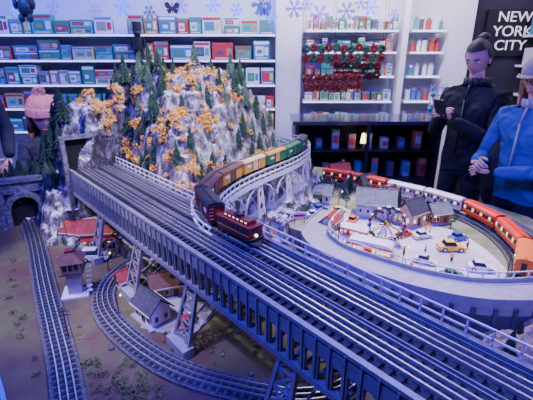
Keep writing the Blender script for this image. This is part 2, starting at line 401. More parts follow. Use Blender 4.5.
def leafy(b,x,y,z,h,mats):
    b.T=Matrix.Identity(4); b.cyl((x,y,z-.01),(x,y,z+h*.5),h*.04,h*.025,M_trunk,6)
    for a in (0,2.1,4.2): b.beam((x,y,z+h*.35),(x+math.cos(a)*h*.2,y+math.sin(a)*h*.2,z+h*.62),h*.02,M_trunk)
    bush(b,x,y,z+h*.45,h*.32,mats,130,.95,.12)
def gz(x,y): return max(GZ,height(x,y))
b=MB()
for (x,y,h) in [(-.62,2.16,.17),(-.56,2.1,.15),(-.68,2.2,.13),(-.50,2.18,.17),(-.39,2.22,.13),(-.73,2.15,.16),(-.78,2.22,.18),(-.82,2.2,.14),(-.87,2.25,.13),(-.3,2.2,.12),(-.58,2.22,.15),(-.75,2.1,.14),(-.66,2.1,.15),(-.53,2.03,.13),(-.6,2.05,.14),(-.92,2.3,.13)]: conifer(b,x,y,gz(x,y)-.02,h)
b.obj("pine_trees_on_summit")
b=MB()
for (x,y,h) in [(-.17,2.18,.16),(-.12,2.22,.17),(-.08,2.18,.14),(-.13,2.12,.15),(-.06,2.28,.16),(-.2,2.25,.15),(-.02,2.3,.13),(-.1,2.05,.13),(-.15,2.3,.18),(.02,2.42,.13),(-.22,2.1,.12),(-.15,2.06,.12),(-.04,2.2,.13),(-.08,2.12,.12),(.04,2.36,.12)]: conifer(b,x,y,gz(x,y)-.02,h)
b.obj("pine_tree_grove")
b=MB(); cnt=0
while cnt<34:
    x=ru(-1.05,-.1);y=ru(1.6,2.15); s_,n_=sn(x,y); z=gz(x,y)
    if n_<.19 or dvia(x,y)<.15 or z<.85: continue
    cnt+=1; conifer(b,x,y,z-.015,ru(.07,.12))
for (x,y,h) in [(-.6,1.88,.15),(-.57,1.95,.16),(-.52,1.9,.14),(-.62,1.97,.13),(-.35,1.75,.13),(-.4,1.68,.12),(-.3,1.72,.12),(-.64,1.92,.13),(-.55,1.84,.13)]: conifer(b,x,y,gz(x,y)-.02,h)
b.obj("pine_trees_on_slope")
b=MB()
for i in range(52):
    x=ru(-1.68,-1.12); y=ru(2.03,2.38)
    if y<2.1 and abs(x+1.3)<.1: continue
    conifer(b,x,y,gz(x,y)-.02,ru(.13,.19) if y<2.2 else ru(.09,.14),None,M_green)
for (x,y,h) in [(-1.42,2.08,.22),(-1.5,2.02,.23),(-1.33,2.1,.19),(-1.56,1.97,.23),(-1.24,2.12,.2),(-1.62,2.03,.2),(-1.47,2.06,.22),(-1.19,2.12,.2),(-1.16,2.2,.24),(-1.12,2.15,.2),(-1.21,2.22,.22),(-1.38,2.05,.22),(-1.28,2.07,.2)]: conifer(b,x,y,max(gz(x,y)-.02,.84 if abs(x+1.33)<.08 else 0),h,h*.28,M_green)
for (x,y,h) in [(-1.52,1.88,.18),(-1.1,2.06,.15),(-1.2,2.03,.17),(-1.48,1.90,.15),(-1.56,1.84,.17)]: conifer(b,x,y,GZ if y<2 else gz(x,y)-.01,h,h*.28,M_green2)
b.obj("pine_trees")
A=[M_aut,M_aut2,M_aut,M_aut3]; A2=[M_aut2,M_aut,M_aut2]
b=MB(); cnt=0
while cnt<175:
    x=ru(-1.05,-.05);y=ru(1.5,2.25); s_,n_=sn(x,y)
    if n_<.16 or dvia(x,y)<.1: continue
    cnt+=1; bush(b,x,y,gz(x,y)-.002,ru(.014,.034),A if R()<.4 else A2,44,.95,.18)
for i in range(30):
    x=ru(-1.05,-.62); y=1.90+(-.62-x)*.65+ru(0,.12)
    bush(b,x,y,gz(x,y)-.005,ru(.025,.04),A2,80,.9,.15)
for (x,y) in [(-.02,2.2),(.03,2.3),(-1.0,2.24),(-.06,2.15)]: bush(b,x,y,gz(x,y)-.01,.045,A2,80,.7,.15)
b.obj("autumn_shrubs")
b=MB()
for (x,y,h) in [(-.3,1.58,.13),(-.36,1.56,.14),(-.26,1.66,.13),(-.4,1.52,.12),(.0,1.86,.12),(.02,1.75,.1),(-.05,1.68,.1),(-.46,1.64,.13),(-.33,1.68,.12),(-.56,1.75,.13),(-.62,1.8,.12),(-.7,1.9,.13),(-.78,1.98,.12),(-.5,1.72,.12),(-.42,1.9,.12),(-.3,1.95,.12),(-.66,2.05,.11),(-.25,1.8,.12),(-.43,1.58,.12),(-.72,1.97,.13),(-.84,2.05,.13),(-.9,2.1,.12),(-.66,1.88,.12),(-.48,1.8,.12),(-.38,2.02,.11)]: leafy(b,x,y,GZ if x>-.1 else gz(x,y)-.01,h,A2)
b.obj("autumn_trees")
b=MB()
for (x,y,h) in [(.62,2.28,.1),(.7,2.2,.09),(.3,2.1,.1),(.42,2.3,.11),(1.0,2.05,.08),(.93,1.78,.08),(.2,1.92,.09),(.13,1.95,.09),(.46,2.08,.08)]: leafy(b,x,y,VZ,h,[M_moss,M_green2,M_green])
for (x,y,h) in [(.8,1.95,.14),(.84,1.88,.12),(.74,2.02,.13),(.68,1.98,.1),(.48,2.25,.14),(.53,2.33,.15),(.38,2.4,.13),(.9,1.93,.12),(.6,2.15,.12),(.67,2.1,.13),(.44,2.42,.12),(.34,2.32,.13),(.88,2.03,.11)]: conifer(b,x,y,VZ,h)
for (x,y,h) in [(.78,1.72,.07),(.64,2.05,.09),(.56,2.12,.08)]: leafy(b,x,y,VZ,h,A)
b.obj("village_trees")
b=MB()
for i in range(140):
    x=ru(-1.2,-.2);y=ru(.8,1.9)
    if min(math.hypot(x-a,y-c) for a,c in lp[::4]+lt[::4])<.07 or y<.9-(x+.7)*1.2 and x<-.6: continue
    bush(b,x,y,GZ,ru(.008,.02),[M_moss,M_green2,M_moss,M_green],26,.6,.18)
for i in range(90):
    x=ru(-.56,-.3);y=ru(.76,.95)
    if min(math.hypot(x-a,y-c) for a,c in lp[::4]+lt[::4])<.055: continue
    bush(b,x,y,GZ,ru(.008,.018),[M_moss,M_green2,M_moss],30,.6,.16)
for i in range(90):
    x=ru(-.4,.2);y=ru(.93,1.55)
    if min(math.hypot(x-a,y-c) for a,c in lp[::4])<.06 : continue
    bush(b,x,y,GZ,ru(.005,.014),[M_moss,M_aut3,M_green2],20,.5,.2)
b.obj("ground_shrubs")
b=MB()
for (x,y,h) in [(.66,.98,.12),(.72,.92,.13),(.8,1.0,.1),(.62,1.04,.1),(1.0,1.0,.12),(1.1,.95,.13),(.9,1.02,.08)]: conifer(b,x,y,GZ+(.0 if x<.7 else .02),h)
for i in range(40): bush(b,ru(.4,1.1),ru(.9,1.07),GZ+.005,ru(.012,.03),[M_moss,M_aut3,M_green2],30,.6,.2)
b.obj("hillside_trees")
b=MB()
for i in range(60):
    x=ru(-1.1,.1);y=ru(.85,1.9)
    if min(math.hypot(x-a,y-c) for a,c in lp[::4]+lt[::4])<.06 or (x<-.6 and y<1.1-(x+.6)*1.2-.1): continue
    r=ru(.004,.012); b.ell((x,y,GZ+r*.3),(r,r*ru(.7,1.2),r*.7),M_stone,6,4)
b.obj("scattered_rocks")

# ------------------------------------------------------------ buildings
def house(name,x,y,z,rz,L,W,H,wall,roof,rh=.05,chim=True,slab=0.,lit=False,porch=False):
    b=MB(); b.T=TR(x,y,z,rz)
    if slab: b.box((0,0,.004),(L+slab,W+slab,.008),M_road)
    b.box((0,0,H/2+.004),(L,W,H),wall)
    o=.012; zt=H+.004
    b.add([(-L/2,-W/2,zt),(-L/2,W/2,zt),(-L/2,0,zt+rh*.9),(L/2,-W/2,zt),(L/2,W/2,zt),(L/2,0,zt+rh*.9)],[(0,1,2),(3,5,4),(0,2,5,3),(1,4,5,2)],wall)
    for sy in (-1,1):
        b.add([(-L/2-o,sy*(W/2+o),zt-.008),(L/2+o,sy*(W/2+o),zt-.008),(L/2+o,0,zt+rh),(-L/2-o,0,zt+rh),(-L/2-o,sy*(W/2+o),zt-.002),(L/2+o,sy*(W/2+o),zt-.002),(L/2+o,0,zt+rh+.006),(-L/2-o,0,zt+rh+.006)],[(0,1,2,3),(4,5,6,7),(0,1,5,4),(1,2,6,5),(3,0,4,7)],roof)
        b.beam((-L/2-o,sy*(W/2+o),zt-.005),(L/2+o,sy*(W/2+o),zt-.005),.005,M_wht2)
    b.box((0,0,zt+rh+.004),(L+2*o,.006,.006),roof)
    gl=M_lit if lit else M_glass
    nw=max(2,int(L/.035))
    for sy in (-1,1):
        for i in range(nw):
            xx=-L/2+L*(i+.5)/nw
            if i==nw//2: b.box((xx,sy*(W/2+.001),H*.36),(.018,.004,H*.62),M_roofb); continue
            b.box((xx,sy*(W/2+.001),H*.55),(.018,.004,.026),M_white); b.box((xx,sy*(W/2+.002),H*.55),(.013,.004,.020),gl)
    for sx in (-1,1):
        for yy in (-.25,.25): b.box((sx*(L/2+.001),yy*W,H*.55),(.004,.018,.026),M_white); b.box((sx*(L/2+.002),yy*W,H*.55),(.004,.013,.02),gl)
    if chim: b.box((L*.25,W*.15,zt+rh),(.014,.014,.04),M_aut3); b.box((L*.25,W*.15,zt+rh+.02),(.018,.018,.004),M_stone)
    if porch:
        b.box((0,-W/2-.02,H*.72),(L*.9,.045,.004),roof)
        for i in range(5): b.box((-L*.42+L*.84*i/4,-W/2-.04,H*.36),(.004,.004,H*.72),M_white)
    return b.obj(name)
M_cream=mat("cream_siding",(.8,.65,.4),.7)
house("train_station",-.82,1.76,GZ,.12,.19,.1,.085,M_cream,M_mroof,.045,True,.05,True,True)
house("signal_cabin",-.98,1.80,GZ,-.2,.08,.07,.06,M_wht2,M_mroof,.04,True,.02)
house("red_roofed_cottage",-.57,1.37,GZ,.7,.065,.05,.045,M_white,M_mroof,.03,True,.01)
house("white_cottage",-.41,1.165,GZ,-.75,.11,.075,.06,M_white,M_roofd,.04,False,.03)
house("freight_shed",-.385,1.33,GZ,.35,.14,.085,.055,mat("shed_tan",(.5,.38,.25),.7),M_roofb,.035,False,.02)
house("farmhouse",.59,1.95,VZ,-.25,.19,.12,.085,mat("gray_siding",(.4,.42,.45),.7),M_roofg,.06,True,.03)
house("tan_house",.75,1.84,VZ,.6,.12,.09,.07,M_tan,M_roofd,.06,True,.03,True)
house("brown_cabin",.50,2.55,VZ,.2,.12,.09,.07,M_roofb,M_mroof,.06,True,.02,True)
house("village_shop",.33,2.17,VZ,-.3,.11,.08,.06,M_wht2,M_roofg,.04,False,.02)
house("storefront",.89,1.86,VZ,.3,.10,.07,.06,M_aut3,M_roofg,.04,True,.02)
house("red_barn",.64,2.36,VZ,.5,.10,.08,.06,M_brown,M_roofd,.05,False,.02)
house("yellow_bungalow",.73,2.16,VZ,-.6,.09,.07,.05,mat("pale_yellow_siding",(.75,.62,.3),.7),M_roofb,.04,True,.02)
house("roadside_shop",.32,1.77,VZ+.004,1.0,.08,.06,.045,M_white,M_mroof,.03,False,.01)
b=MB(); b.box((-.30,1.22,GZ+.003),(.2,.3,.006),M_road,-.3); b.box((-.25,1.32,GZ+.02),(.05,.05,.04),M_wht2,.3); b.box((-.25,1.32,GZ+.043),(.06,.06,.006),M_mroof,.3); b.obj("station_platform")
b=MB(); b.T=TR(-.763,1.33,GZ,.3)
b.box((0,0,.004),(.1,.1,.008),M_white); b.box((0,0,.055),(.05,.05,.1),mat("tower_gray",(.4,.38,.38),.7)); b.box((0,0,.125),(.068,.068,.05),M_tan)
for s_ in (-1,1):
    for k in (-.02,0,.02):
        b.box((s_*.0345,k,.13),(.003,.014,.028),M_glass); b.box((k,s_*.0345,.13),(.014,.003,.028),M_glass)
b.box((0,0,.104),(.085,.085,.005),M_roofb); b.box((0,0,.167),(.1,.1,.034),M_roofb,0,.3,.3); b.box((0,0,.187),(.03,.03,.01),M_maroon)
for k in range(6): b.box((.054,-.03+.01*k,.02+.016*k),(.02,.012,.004),M_white)
b.obj("signal_tower")
b=MB(); b.T=TR(.45,1.50,VZ,-.5)
b.box((0,0,.004),(.24,.10,.008),M_road); b.box((0,0,.033),(.19,.065,.05),mat("chrome",(.75,.75,.8),.2,.8)); b.box((0,0,.02),(.194,.07,.01),M_red); b.box((0,0,.052),(.194,.07,.006),M_red)
for i in range(9):
    for sy in (-1,1): b.box((-.08+.02*i,sy*.033,.037),(.014,.003,.018),M_lit)
b.extr([(-.095,.058),(.095,.058),(.09,.067),(.076,.072),(-.076,.072),(-.09,.067)],-.033,.033,M_white)
b.box((0,-.042,.03),(.035,.025,.045),M_red)
b.obj("roadside_diner")
b=MB(); b.T=TR(.42,1.68,VZ,-.6)
b.box((0,0,.05),(.14,.07,.007),M_white); b.box((0,0,.0455),(.145,.075,.004),M_red)
for k in (-.055,.055): b.box((k,0,.025),(.006,.006,.05),M_white)
for k in (-.03,.03): b.box((k,0,.014),(.012,.01,.028),M_red); b.box((k,0,.03),(.012,.01,.006),M_white)
b.obj("gas_station_canopy")
b=MB(); b.T=TR(.545,1.60,VZ+.004,-.1); FR=.078; cz=.10
b.box((0,0,.003),(.13,.07,.006),M_road)
for sy in (-1,1):
    for sx in (-1,1): b.beam((sx*.045,sy*.024,0),(0,sy*.016,cz),.005,M_white)
    pr=None
    for i in range(33):
        a=2*math.pi*i/32; p=(math.cos(a)*FR,sy*.010,cz+math.sin(a)*FR)
        if pr: b.beam(pr,p,.005,M_dark)
        pr=p
    for i in range(12):
        a=2*math.pi*i/12; b.beam((0,sy*.010,cz),(math.cos(a)*FR,sy*.010,cz+math.sin(a)*FR),.0028,M_dark)
b.cyl((0,-.02,cz),(0,.02,cz),.008,.008,M_yel,10)
for i in range(12):
    a=2*math.pi*i/12; b.box((math.cos(a)*FR,0,cz+math.sin(a)*FR-.008),(.016,.018,.012),[M_red,M_yel,M_blue,M_dgrn][i%4]); b.box((math.cos(a)*FR,0,cz+math.sin(a)*FR+.004),(.018,.020,.003),M_white)
b.obj("ferris_wheel")

# ------------------------------------------------------------ automobiles
def car(name,x,y,z,rz,col,L=.105,suv=False,stripe=None):
    b=MB(); b.T=TR(x,y,z,rz); W=L*.42; h=L*(.2 if not suv else .24); k=L/.105
    b.extr([(-L/2,.008*k),(-L/2,.022*k),(-L*.44,h+.004),(-L*.2,h+.007),(L*.2,h+.005),(L*.42,h-.001),(L/2,.018*k),(L/2,.008*k)],-W/2,W/2,col)
    ch=.02*k if suv else .017*k
    x0,x1=(-L*.45,L*.2) if suv else (-L*.32,L*.18); zb=h+.004
    b.add([(x0,-W*.46,zb),(x1,-W*.46,zb),(x1,W*.46,zb),(x0,W*.46,zb),(x0+L*.06,-W*.38,zb+ch),(x1-L*.12,-W*.38,zb+ch),(x1-L*.12,W*.38,zb+ch),(x0+L*.06,W*.38,zb+ch)],[(0,1,5,4),(1,2,6,5),(2,3,7,6),(3,0,4,7)],M_glass)
    b.box(((x0+x1-L*.06)/2,0,zb+ch+.0015),(x1-x0-L*.16,W*.78,.003),col)
    for xx in (-L*.3,L*.3):
        for sy in (-1,1): b.cyl((xx,sy*W*.42,.010*k),(xx,sy*W*.52,.010*k),.010*k,.010*k,M_dark,14); b.cyl((xx,sy*W*.52,.010*k),(xx,sy*W*.53,.010*k),.005*k,.005*k,M_rail,8)
    for sy in (-1,1): b.box((L*.495,sy*W*.34,.018*k),(.003,.008,.005),M_lit); b.box((-L*.498,sy*W*.34,.02*k),(.003,.008,.004),M_red)
    for sx in (-1,1): b.box((sx*L*.5,0,.010*k),(.005,W*.95,.004),M_rail)
    if stripe: b.box((0,0,h*.62),(L*.8,W*1.01,.004),stripe)
    return b.obj(name,bevel=.0012)
car("suv",-.80,1.60,GZ,.1,M_white,.12,True); car("suv",-.46,1.50,GZ,-.1,M_white,.12,True,M_dark); car("car",-.93,1.66,GZ,.3,M_dgrn,.09); car("car",-.28,1.12,GZ+.006,1.2,M_red,.09)
car("car",.82,1.535,VZ+.004,-.05,M_yel,.115); car("car",.26,1.93,VZ,.2,M_white,.09); car("car",.10,1.86,VZ,.6,M_white,.085)
car("car",.30,2.02,VZ,.4,M_blue,.09); car("car",.74,1.66,VZ+.004,.3,M_white,.09); car("car",.66,1.68,VZ+.004,.5,M_red,.085); car("car",.86,1.36,VZ+.004,-.2,M_white,.1)
car("car",.66,1.42,VZ+.004,-.5,M_wht2,.09); car("car",.40,1.99,VZ,.2,M_yel,.085); car("car",.45,1.85,VZ+.004,1.,M_orange,.085)
car("car",.72,1.30,VZ+.004,-.1,M_dgrn,.09); car("car",.90,1.64,VZ+.004,.3,M_blue,.09)
b=MB(); b.T=TR(.15,2.03,VZ,.5)
b.box((-.015,0,.035),(.08,.04,.05),M_white); b.box((.045,0,.028),(.035,.038,.036),M_red); b.box((.055,0,.038),(.02,.039,.012),M_glass); b.box((0,0,.01),(.12,.036,.006),M_dark)
for xx in (-.035,.045):
    for sy in (-1,1): b.cyl((xx,sy*.015,.01),(xx,sy*.021,.01),.010,.010,M_dark,12)
b.box((-.015,-.0205,.04),(.05,.001,.02),M_red)
b.obj("delivery_truck",bevel=.001)

# ------------------------------------------------------------ rolling stock
def trucks(b,L,z0):
    for xx in (-L*.33,L*.33):
        b.box((xx,0,z0+.010),(.045,.034,.008),M_dark)
        for dx in (-.013,.013):
            for sy in (-1,1): b.cyl((xx+dx,sy*.014,z0+.008),(xx+dx,sy*.019,z0+.008),.008,.008,M_wheel,12)
            b.box((xx+dx,0,z0+.008),(.003,.03,.003),M_wheel)
    b.box((0,0,z0+.018),(L+.012,.010,.006),M_dark)
def boxcar(name,P,s,z,col,L=.175,roof=None,kind="box",trim=None):
    x,y,h=at(P,s); b=MB(); b.T=TR(x,y,z,h); W=.058; trucks(b,L,0)
    roof=roof or col
    b.box((0,0,.05),(L,W,.052),col); b.box((0,0,.024),(L*.98,W*.9,.004),M_dark)
    b.extr([(-L/2-.002,.074),(L/2+.002,.074),(L/2+.002,.078),(-L/2-.002,.078)],-W/2-.003,W/2+.003,roof)
    vs=[]
    for xx in (-L/2,L/2):
        for k in range(7):
            a=math.pi*k/6; vs.append((xx,math.cos(a)*(W/2+.002),.078+math.sin(a)*.011))
    b.add(vs,[(k,k+1,k+8,k+7) for k in range(6)]+[tuple(range(7)),tuple(range(7,14))],roof)
    b.box((0,0,.0905),(L*.96,.010,.003),M_dark if kind=="box" else roof)
    if kind=="box":
        for sy in (-1,1):
            b.box((0,sy*(W/2+.001),.049),(.042,.003,.046),trim or roof)
            for dx in (-.023,.023): b.box((dx,sy*(W/2+.002),.049),(.002,.003,.05),M_dark)
            for i in range(10):
                xx=-L/2+.006+(L-.012)*i/9
                if abs(xx)>.026: b.box((xx,sy*(W/2+.0005),.05),(.0025,.003,.05),col)
            b.box((-L*.3,sy*(W/2+.0015),.055),(.03,.002,.012),M_wht2)
        for sx in (-1,1):
            for q in range(4): b.box((sx*(L/2+.001),W*.3,.032+q*.012),(.002,.014,.002),M_rail)
    else:
        nn=int(L/.018)
        for sy in (-1,1):
            for i in range(nn): b.box((-L/2+L*(i+.5)/nn,sy*(W/2+.0008),.058),(.011,.003,.015),M_lit if i%3==0 else M_glass)
            b.box((0,sy*(W/2+.0012),.044),(L,.002,.003),trim or M_yel); b.box((0,sy*(W/2+.0012),.071),(L,.002,.003),trim or M_yel)
        for sx in (-1,1): b.box((sx*(L/2+.001),0,.05),(.003,.018,.042),M_dark)
    return b.obj(name,bevel=.0008)
ZV=1.068
cols=[(M_maroon,M_dark),(M_brown,M_roofb),(M_ochre,M_roofb),(M_ochre,M_tan),(M_dgrn,M_ochre),(M_dgrn,M_dgrn),(M_dgrn,M_dark)]
base=.185
for i,(c_,r_) in enumerate(cols): boxcar("boxcar",via,base+.205+.2*i,ZV,c_,.178,r_)
x,y,h=at(via,base); b=MB(); b.T=TR(x,y,ZV,h+math.pi); L=.155; W=.056
trucks(b,L,0)
b.box((0,0,.042),(L,W,.040),M_maroon); b.box((0,0,.025),(L+.01,W+.004,.006),M_dark); b.box((0,0,.0640),(L+.006,W+.004,.004),mat("roof_red",(.22,.012,.02),.4)); b.box((0,0,.072),(L*.8,W*.62,.012),M_maroon,0,.96,.8)
for sy in (-1,1):
    for i in range(7): b.box((-L/2+L*(i+.5)/7,sy*(W/2+.001),.051),(.014,.003,.014),M_glass)
    b.box((0,sy*(W/2+.0015),.039),(L,.002,.0025),M_yel)
    for i in range(6): b.box((-.05+.02*i,sy*(W*.29),.072),(.010,.002,.005),M_lit)
for sx in (-1,1):
    b.box((sx*(L/2+.001),0,.051),(.003,.02,.016),M_glass); b.cyl((sx*(L/2),0,.036),(sx*(L/2+.006),0,.036),.005,.004,M_warm,10)
    b.add([(sx*(L/2),-W/2,.02),(sx*(L/2),W/2,.02),(sx*(L/2+.02),0,.004),(sx*(L/2),-W/2,.004),(sx*(L/2),W/2,.004)],[(0,1,2),(0,2,3),(1,2,4)],M_dark)
b.box((0,0,.082),(.03,.02,.008),M_dark); b.beam((0,0,.086),(-.05,0,.11),.003,M_dark)
b.obj("trolley_locomotive",bevel=.001)
tot=len(rt)*.012; sp=.235
rc=[(M_orange,M_orange),(M_red,M_red),(M_red,M_red),(M_wht2,M_wht2),(M_wht2,M_white),(M_red,M_red),(M_red,M_red)]
for i,(c_,r_) in enumerate(rc):
    boxcar("passenger_coach",rt,tot-.16-sp*i,VZ+.022,c_,.215,r_,"pass",M_yel)

for (x,y,z) in [(.3,1.70,VZ),(.56,1.40,VZ),(.95,1.33,VZ),(.8,1.72,VZ),(.42,2.1,VZ),(-.54,1.18,GZ),(-.7,1.5,GZ)]:
    b=MB(); b.T=TR(x,y,z); b.cyl((0,0,0),(0,0,.09),.0022,.0016,M_dark,8); b.cyl((0,0,0),(0,0,.008),.005,.003,M_dark,8); b.beam((0,0,.088),(.014,0,.092),.002,M_dark); b.ell((.016,0,.088),(.004,.004,.004),M_warm,8,6); b.obj("street_lamp")
b=MB()
for (x,y) in [(.36,1.75),(.40,1.78),(.55,1.52),(.6,1.50),(.33,1.83),(.7,1.52),(.52,1.80),(.9,1.55),(.3,1.62),(.62,1.64),(.49,1.70),(.36,1.56),(.58,1.36),(.78,1.44),(.5,1.64)]:
    b.T=TR(x,y,VZ+.004,R()*6); c=random.choice([M_red,M_blue,M_yel,M_dgrn,M_white])
    for sy in (-1,1): b.cyl((0,sy*.003,0),(0,sy*.003,.016),.0022,.003,M_dark,6)
    b.cyl((0,0,.015),(0,0,.03),.0045,.0055,c,8); b.ell((0,0,.036),(.0035,.0035,.0045),M_tan,8,6)
    for sy in (-1,1): b.beam((0,sy*.006,.029),(.003,sy*.008,.016),.0028,c)
b.obj("miniature_townspeople")
b=MB()
for (x,y) in [(.95,1.16),(1.18,1.2),(.0,1.95),(.32,1.55),(-1.0,1.75),(-.66,1.05)]:
    z0=GZ if x<.05 else VZ
    b.T=TR(x,y,z0,R()); b.cyl((0,0,0),(0,0,.13),.0025,.002,M_trunk,6)
    for q in (.115,.10): b.beam((-.02,0,q),(.02,0,q),.0025,M_trunk)
b.obj("telegraph_poles")
b=MB()
P=catmull([(-1.18,1.98),(-1.08,1.93),(-.98,1.92),(-.9,1.93)]); b.sweep(P,0,.02,GZ,GZ+.05,M_road); b.sweep(P,0,.028,GZ+.05,GZ+.056,M_white)
for i in range(0,len(P),3): b.box((P[i][0],P[i][1],GZ+.065),(.006,.006,.02),M_white)
b.sweep(P,0,.005,GZ+.073,GZ+.077,M_white); b.obj("stone_retaining_wall")
b=MB()
for (x,y,rz,c) in [(.2,2.12,.2,M_red),(.17,1.83,.1,M_white),(1.0,1.3,1.2,M_yel)]:
    b.T=TR(x,y,VZ,rz); b.box((0,0,.05),(.07,.004,.035),c); b.box((0,-.003,.05),(.06,.001,.012),M_white if c!=M_white else M_red)
    for k in (-.025,.025): b.box((k,0,.02),(.004,.004,.04),M_dark)
b.obj("billboard_signs")

# ------------------------------------------------------------ store shelving & products
PC=[mat("box_%d"%i,c,.45) for i,c in enumerate([(.7,.72,.75),(.06,.42,.38),(.55,.06,.05),(.08,.32,.14),(.1,.2,.45),(.8,.62,.2),(.8,.8,.82),(.05,.25,.33),(.5,.28,.15),(.75,.75,.8),(.25,.45,.42),(.12,.1,.12)])]
LED=mat("shelf_led",(.65,.68,1),.5,emit=1.8)
def shelfrow(x0,x1,z,items,hmin,hmax,y=4.45,depth=.28,wmin=.1,wmax=.28,cols=PC,rnd=False):
    b=MB(); b.box(((x0+x1)/2,y,z-.012),(x1-x0,depth,.024),M_white); b.box(((x0+x1)/2,y-depth/2-.003,z-.012),(x1-x0,.006,.014),LED)
    b.obj("wall_shelf")
    b=MB(); x=x0+.02
    while x<x1-wmin:
        w=min(ru(wmin,wmax),x1-x-.01); h=ru(hmin,hmax)
        if w<.04: break
        d=ru(.08,.18); yy=y-depth/2+.02+d/2
        if rnd:
            c=random.choice(cols)
            b.cyl((x+w/2,yy,z),(x+w/2,yy,z+h*.8),w*.42,w*.42,c,12); b.cyl((x+w/2,yy,z+h*.8),(x+w/2,yy,z+h),w*.3,w*.25,random.choice(cols),12)
        else:
            nst=random.choice([1,1,2]) if w>.16 else 1
            for q in range(nst):
                hh=h/nst; c=random.choice(cols); zc=z+hh*(q+.5); f=yy-d/2
                b.box((x+w/2,yy,zc),(w*.96,d,hh*.96),c)
                b.box((x+w*.38,f-.001,zc-hh*.06),(w*.5,.002,hh*.5),random.choice(cols)); b.box((x+w/2,f-.001,zc+hh*.36),(w*.9,.002,hh*.14),random.choice([PC[2],PC[6],PC[3],PC[4]]))
                b.box((x+w*.8,f-.001,zc-hh*.06),(w*.22,.002,hh*.4),random.choice(cols)); b.box((x+w*.38,f-.0025,zc-hh*.08),(w*.3,.002,hh*.2),random.choice(cols))
                b.box((x+w*.5,f-.0015,zc-hh*.4),(w*.7,.002,hh*.05),PC[6])
        x+=w*1.02+ru(0,.015)
    b.obj(items)
WC=[PC[0],PC[6],PC[9],PC[1],PC[3],PC[2],PC[10],PC[4],PC[7],PC[5],PC[8],PC[3],PC[2],PC[11]]
for z in (1.85,1.60,1.35,1.10,.85): shelfrow(WX0+.1,.09,z,"model_train_boxes",.13,.2,wmin=.08,wmax=.26,cols=WC)
for z in (1.89,1.68,1.44,1.18,.93): shelfrow(.40,1.36,z,"toy_packages",.07,.15,wmin=.04,wmax=.09,cols=WC)
for z in (1.89,1.68,1.44,1.18,.93): shelfrow(1.50,1.85,z,"souvenir_mugs",.1,.15,wmin=.05,wmax=.07,rnd=True,cols=WC)
b=MB(); b.box((1.43,4.45,1.4),(.06,.3,2.8),M_white); b.obj("shelf_divider")
for z in (1.25,1.55,1.85): shelfrow(2.75,3.7,z,"gift_boxes",.12,.2,y=4.38,wmin=.1,wmax=.2)
b=MB(); b.T=TR(-1.32,4.27,1.60)
for sx in (-1,1): b.cyl((sx*.03,0,0),(sx*.03,0,.1),.022,.022,M_dark,10); b.cyl((sx*.07,0,.12),(sx*.065,0,.21),.014,.018,M_dark,8)
b.cyl((0,0,.1),(0,0,.22),.05,.058,M_dark,12); b.ell((0,0,.26),(.04,.04,.045),M_dark); b.cyl((0,0,.28),(0,0,.36),.042,.046,M_dark,12)
b.obj("nutcracker_figure")
b=MB(); b.box((2.68,4.5,1.87),(.68,.03,.46),mat("sign_black",(.01,.01,.012),.5))
so=b.obj("city_sign")
M_let=mat("sign_letters",(.85,.85,.9),.5,emit=.5)
for i,t in enumerate(["NEW","YORK","CITY"]):
    cu=bpy.data.curves.new("sign_text","FONT"); cu.body=t; cu.size=.145; cu.align_x='CENTER'; cu.extrude=.004; cu.materials.append(M_let)
    o=bpy.data.objects.new("lettering_%d"%(i+1),cu); SC.collection.objects.link(o); o.location=(2.63,4.48,1.98-.14*i); o.rotation_euler=(math.pi/2,0,0); o.scale=(1.1,1,1); o.parent=so
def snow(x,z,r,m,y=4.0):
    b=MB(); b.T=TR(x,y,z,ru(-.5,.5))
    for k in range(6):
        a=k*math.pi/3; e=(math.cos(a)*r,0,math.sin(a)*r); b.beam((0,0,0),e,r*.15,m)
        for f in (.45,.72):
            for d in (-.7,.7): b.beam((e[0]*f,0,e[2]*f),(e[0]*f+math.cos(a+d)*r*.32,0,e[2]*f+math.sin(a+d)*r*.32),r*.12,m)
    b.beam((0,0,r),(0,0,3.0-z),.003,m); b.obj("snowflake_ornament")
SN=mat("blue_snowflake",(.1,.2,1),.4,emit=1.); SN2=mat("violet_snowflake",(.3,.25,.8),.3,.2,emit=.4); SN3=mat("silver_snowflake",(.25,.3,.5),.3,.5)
SS=[SN,SN2,SN3]
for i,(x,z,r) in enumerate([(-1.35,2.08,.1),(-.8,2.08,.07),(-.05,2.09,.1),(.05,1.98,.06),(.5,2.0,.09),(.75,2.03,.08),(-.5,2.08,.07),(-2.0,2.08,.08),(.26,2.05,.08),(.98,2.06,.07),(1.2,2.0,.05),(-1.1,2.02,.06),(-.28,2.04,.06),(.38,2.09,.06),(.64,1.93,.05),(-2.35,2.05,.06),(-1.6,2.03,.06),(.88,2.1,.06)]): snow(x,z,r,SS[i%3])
def bat(x,z,r,m,y=3.9):
    b=MB(); b.T=TR(x,y,z,.2)
    for sx in (-1,1):
        b.add([(0,0,.1*r),(sx*.5*r,0,.8*r),(sx*1.0*r,0,.6*r),(sx*.8*r,0,.05*r),(0,0,-.1*r)],[(0,1,2,3,4)],m)
        b.add([(0,0,0),(sx*.75*r,0,-.05*r),(sx*.55*r,0,-.65*r),(sx*.2*r,0,-.5*r)],[(0,1,2,3)],m)
    b.cyl((0,0,-.5*r),(0,0,.5*r),.08*r,.07*r,M_dark,8); b.ell((0,0,.55*r),(.1*r,.1*r,.1*r),M_dark,8,6); b.beam((0,0,.6*r),(0,0,3.0-z),.003,M_dark); b.obj("butterfly_ornament")
bat(-.86,2.04,.07,M_dark); bat(-.02,2.02,.07,M_blue)
b=MB(); b.T=TR(-2.2,3.9,2.05)   # hanging bear figure, top left
b.ell((0,0,0),(.07,.05,.085),M_dark); b.ell((0,-.01,.11),(.05,.045,.045),M_dark)
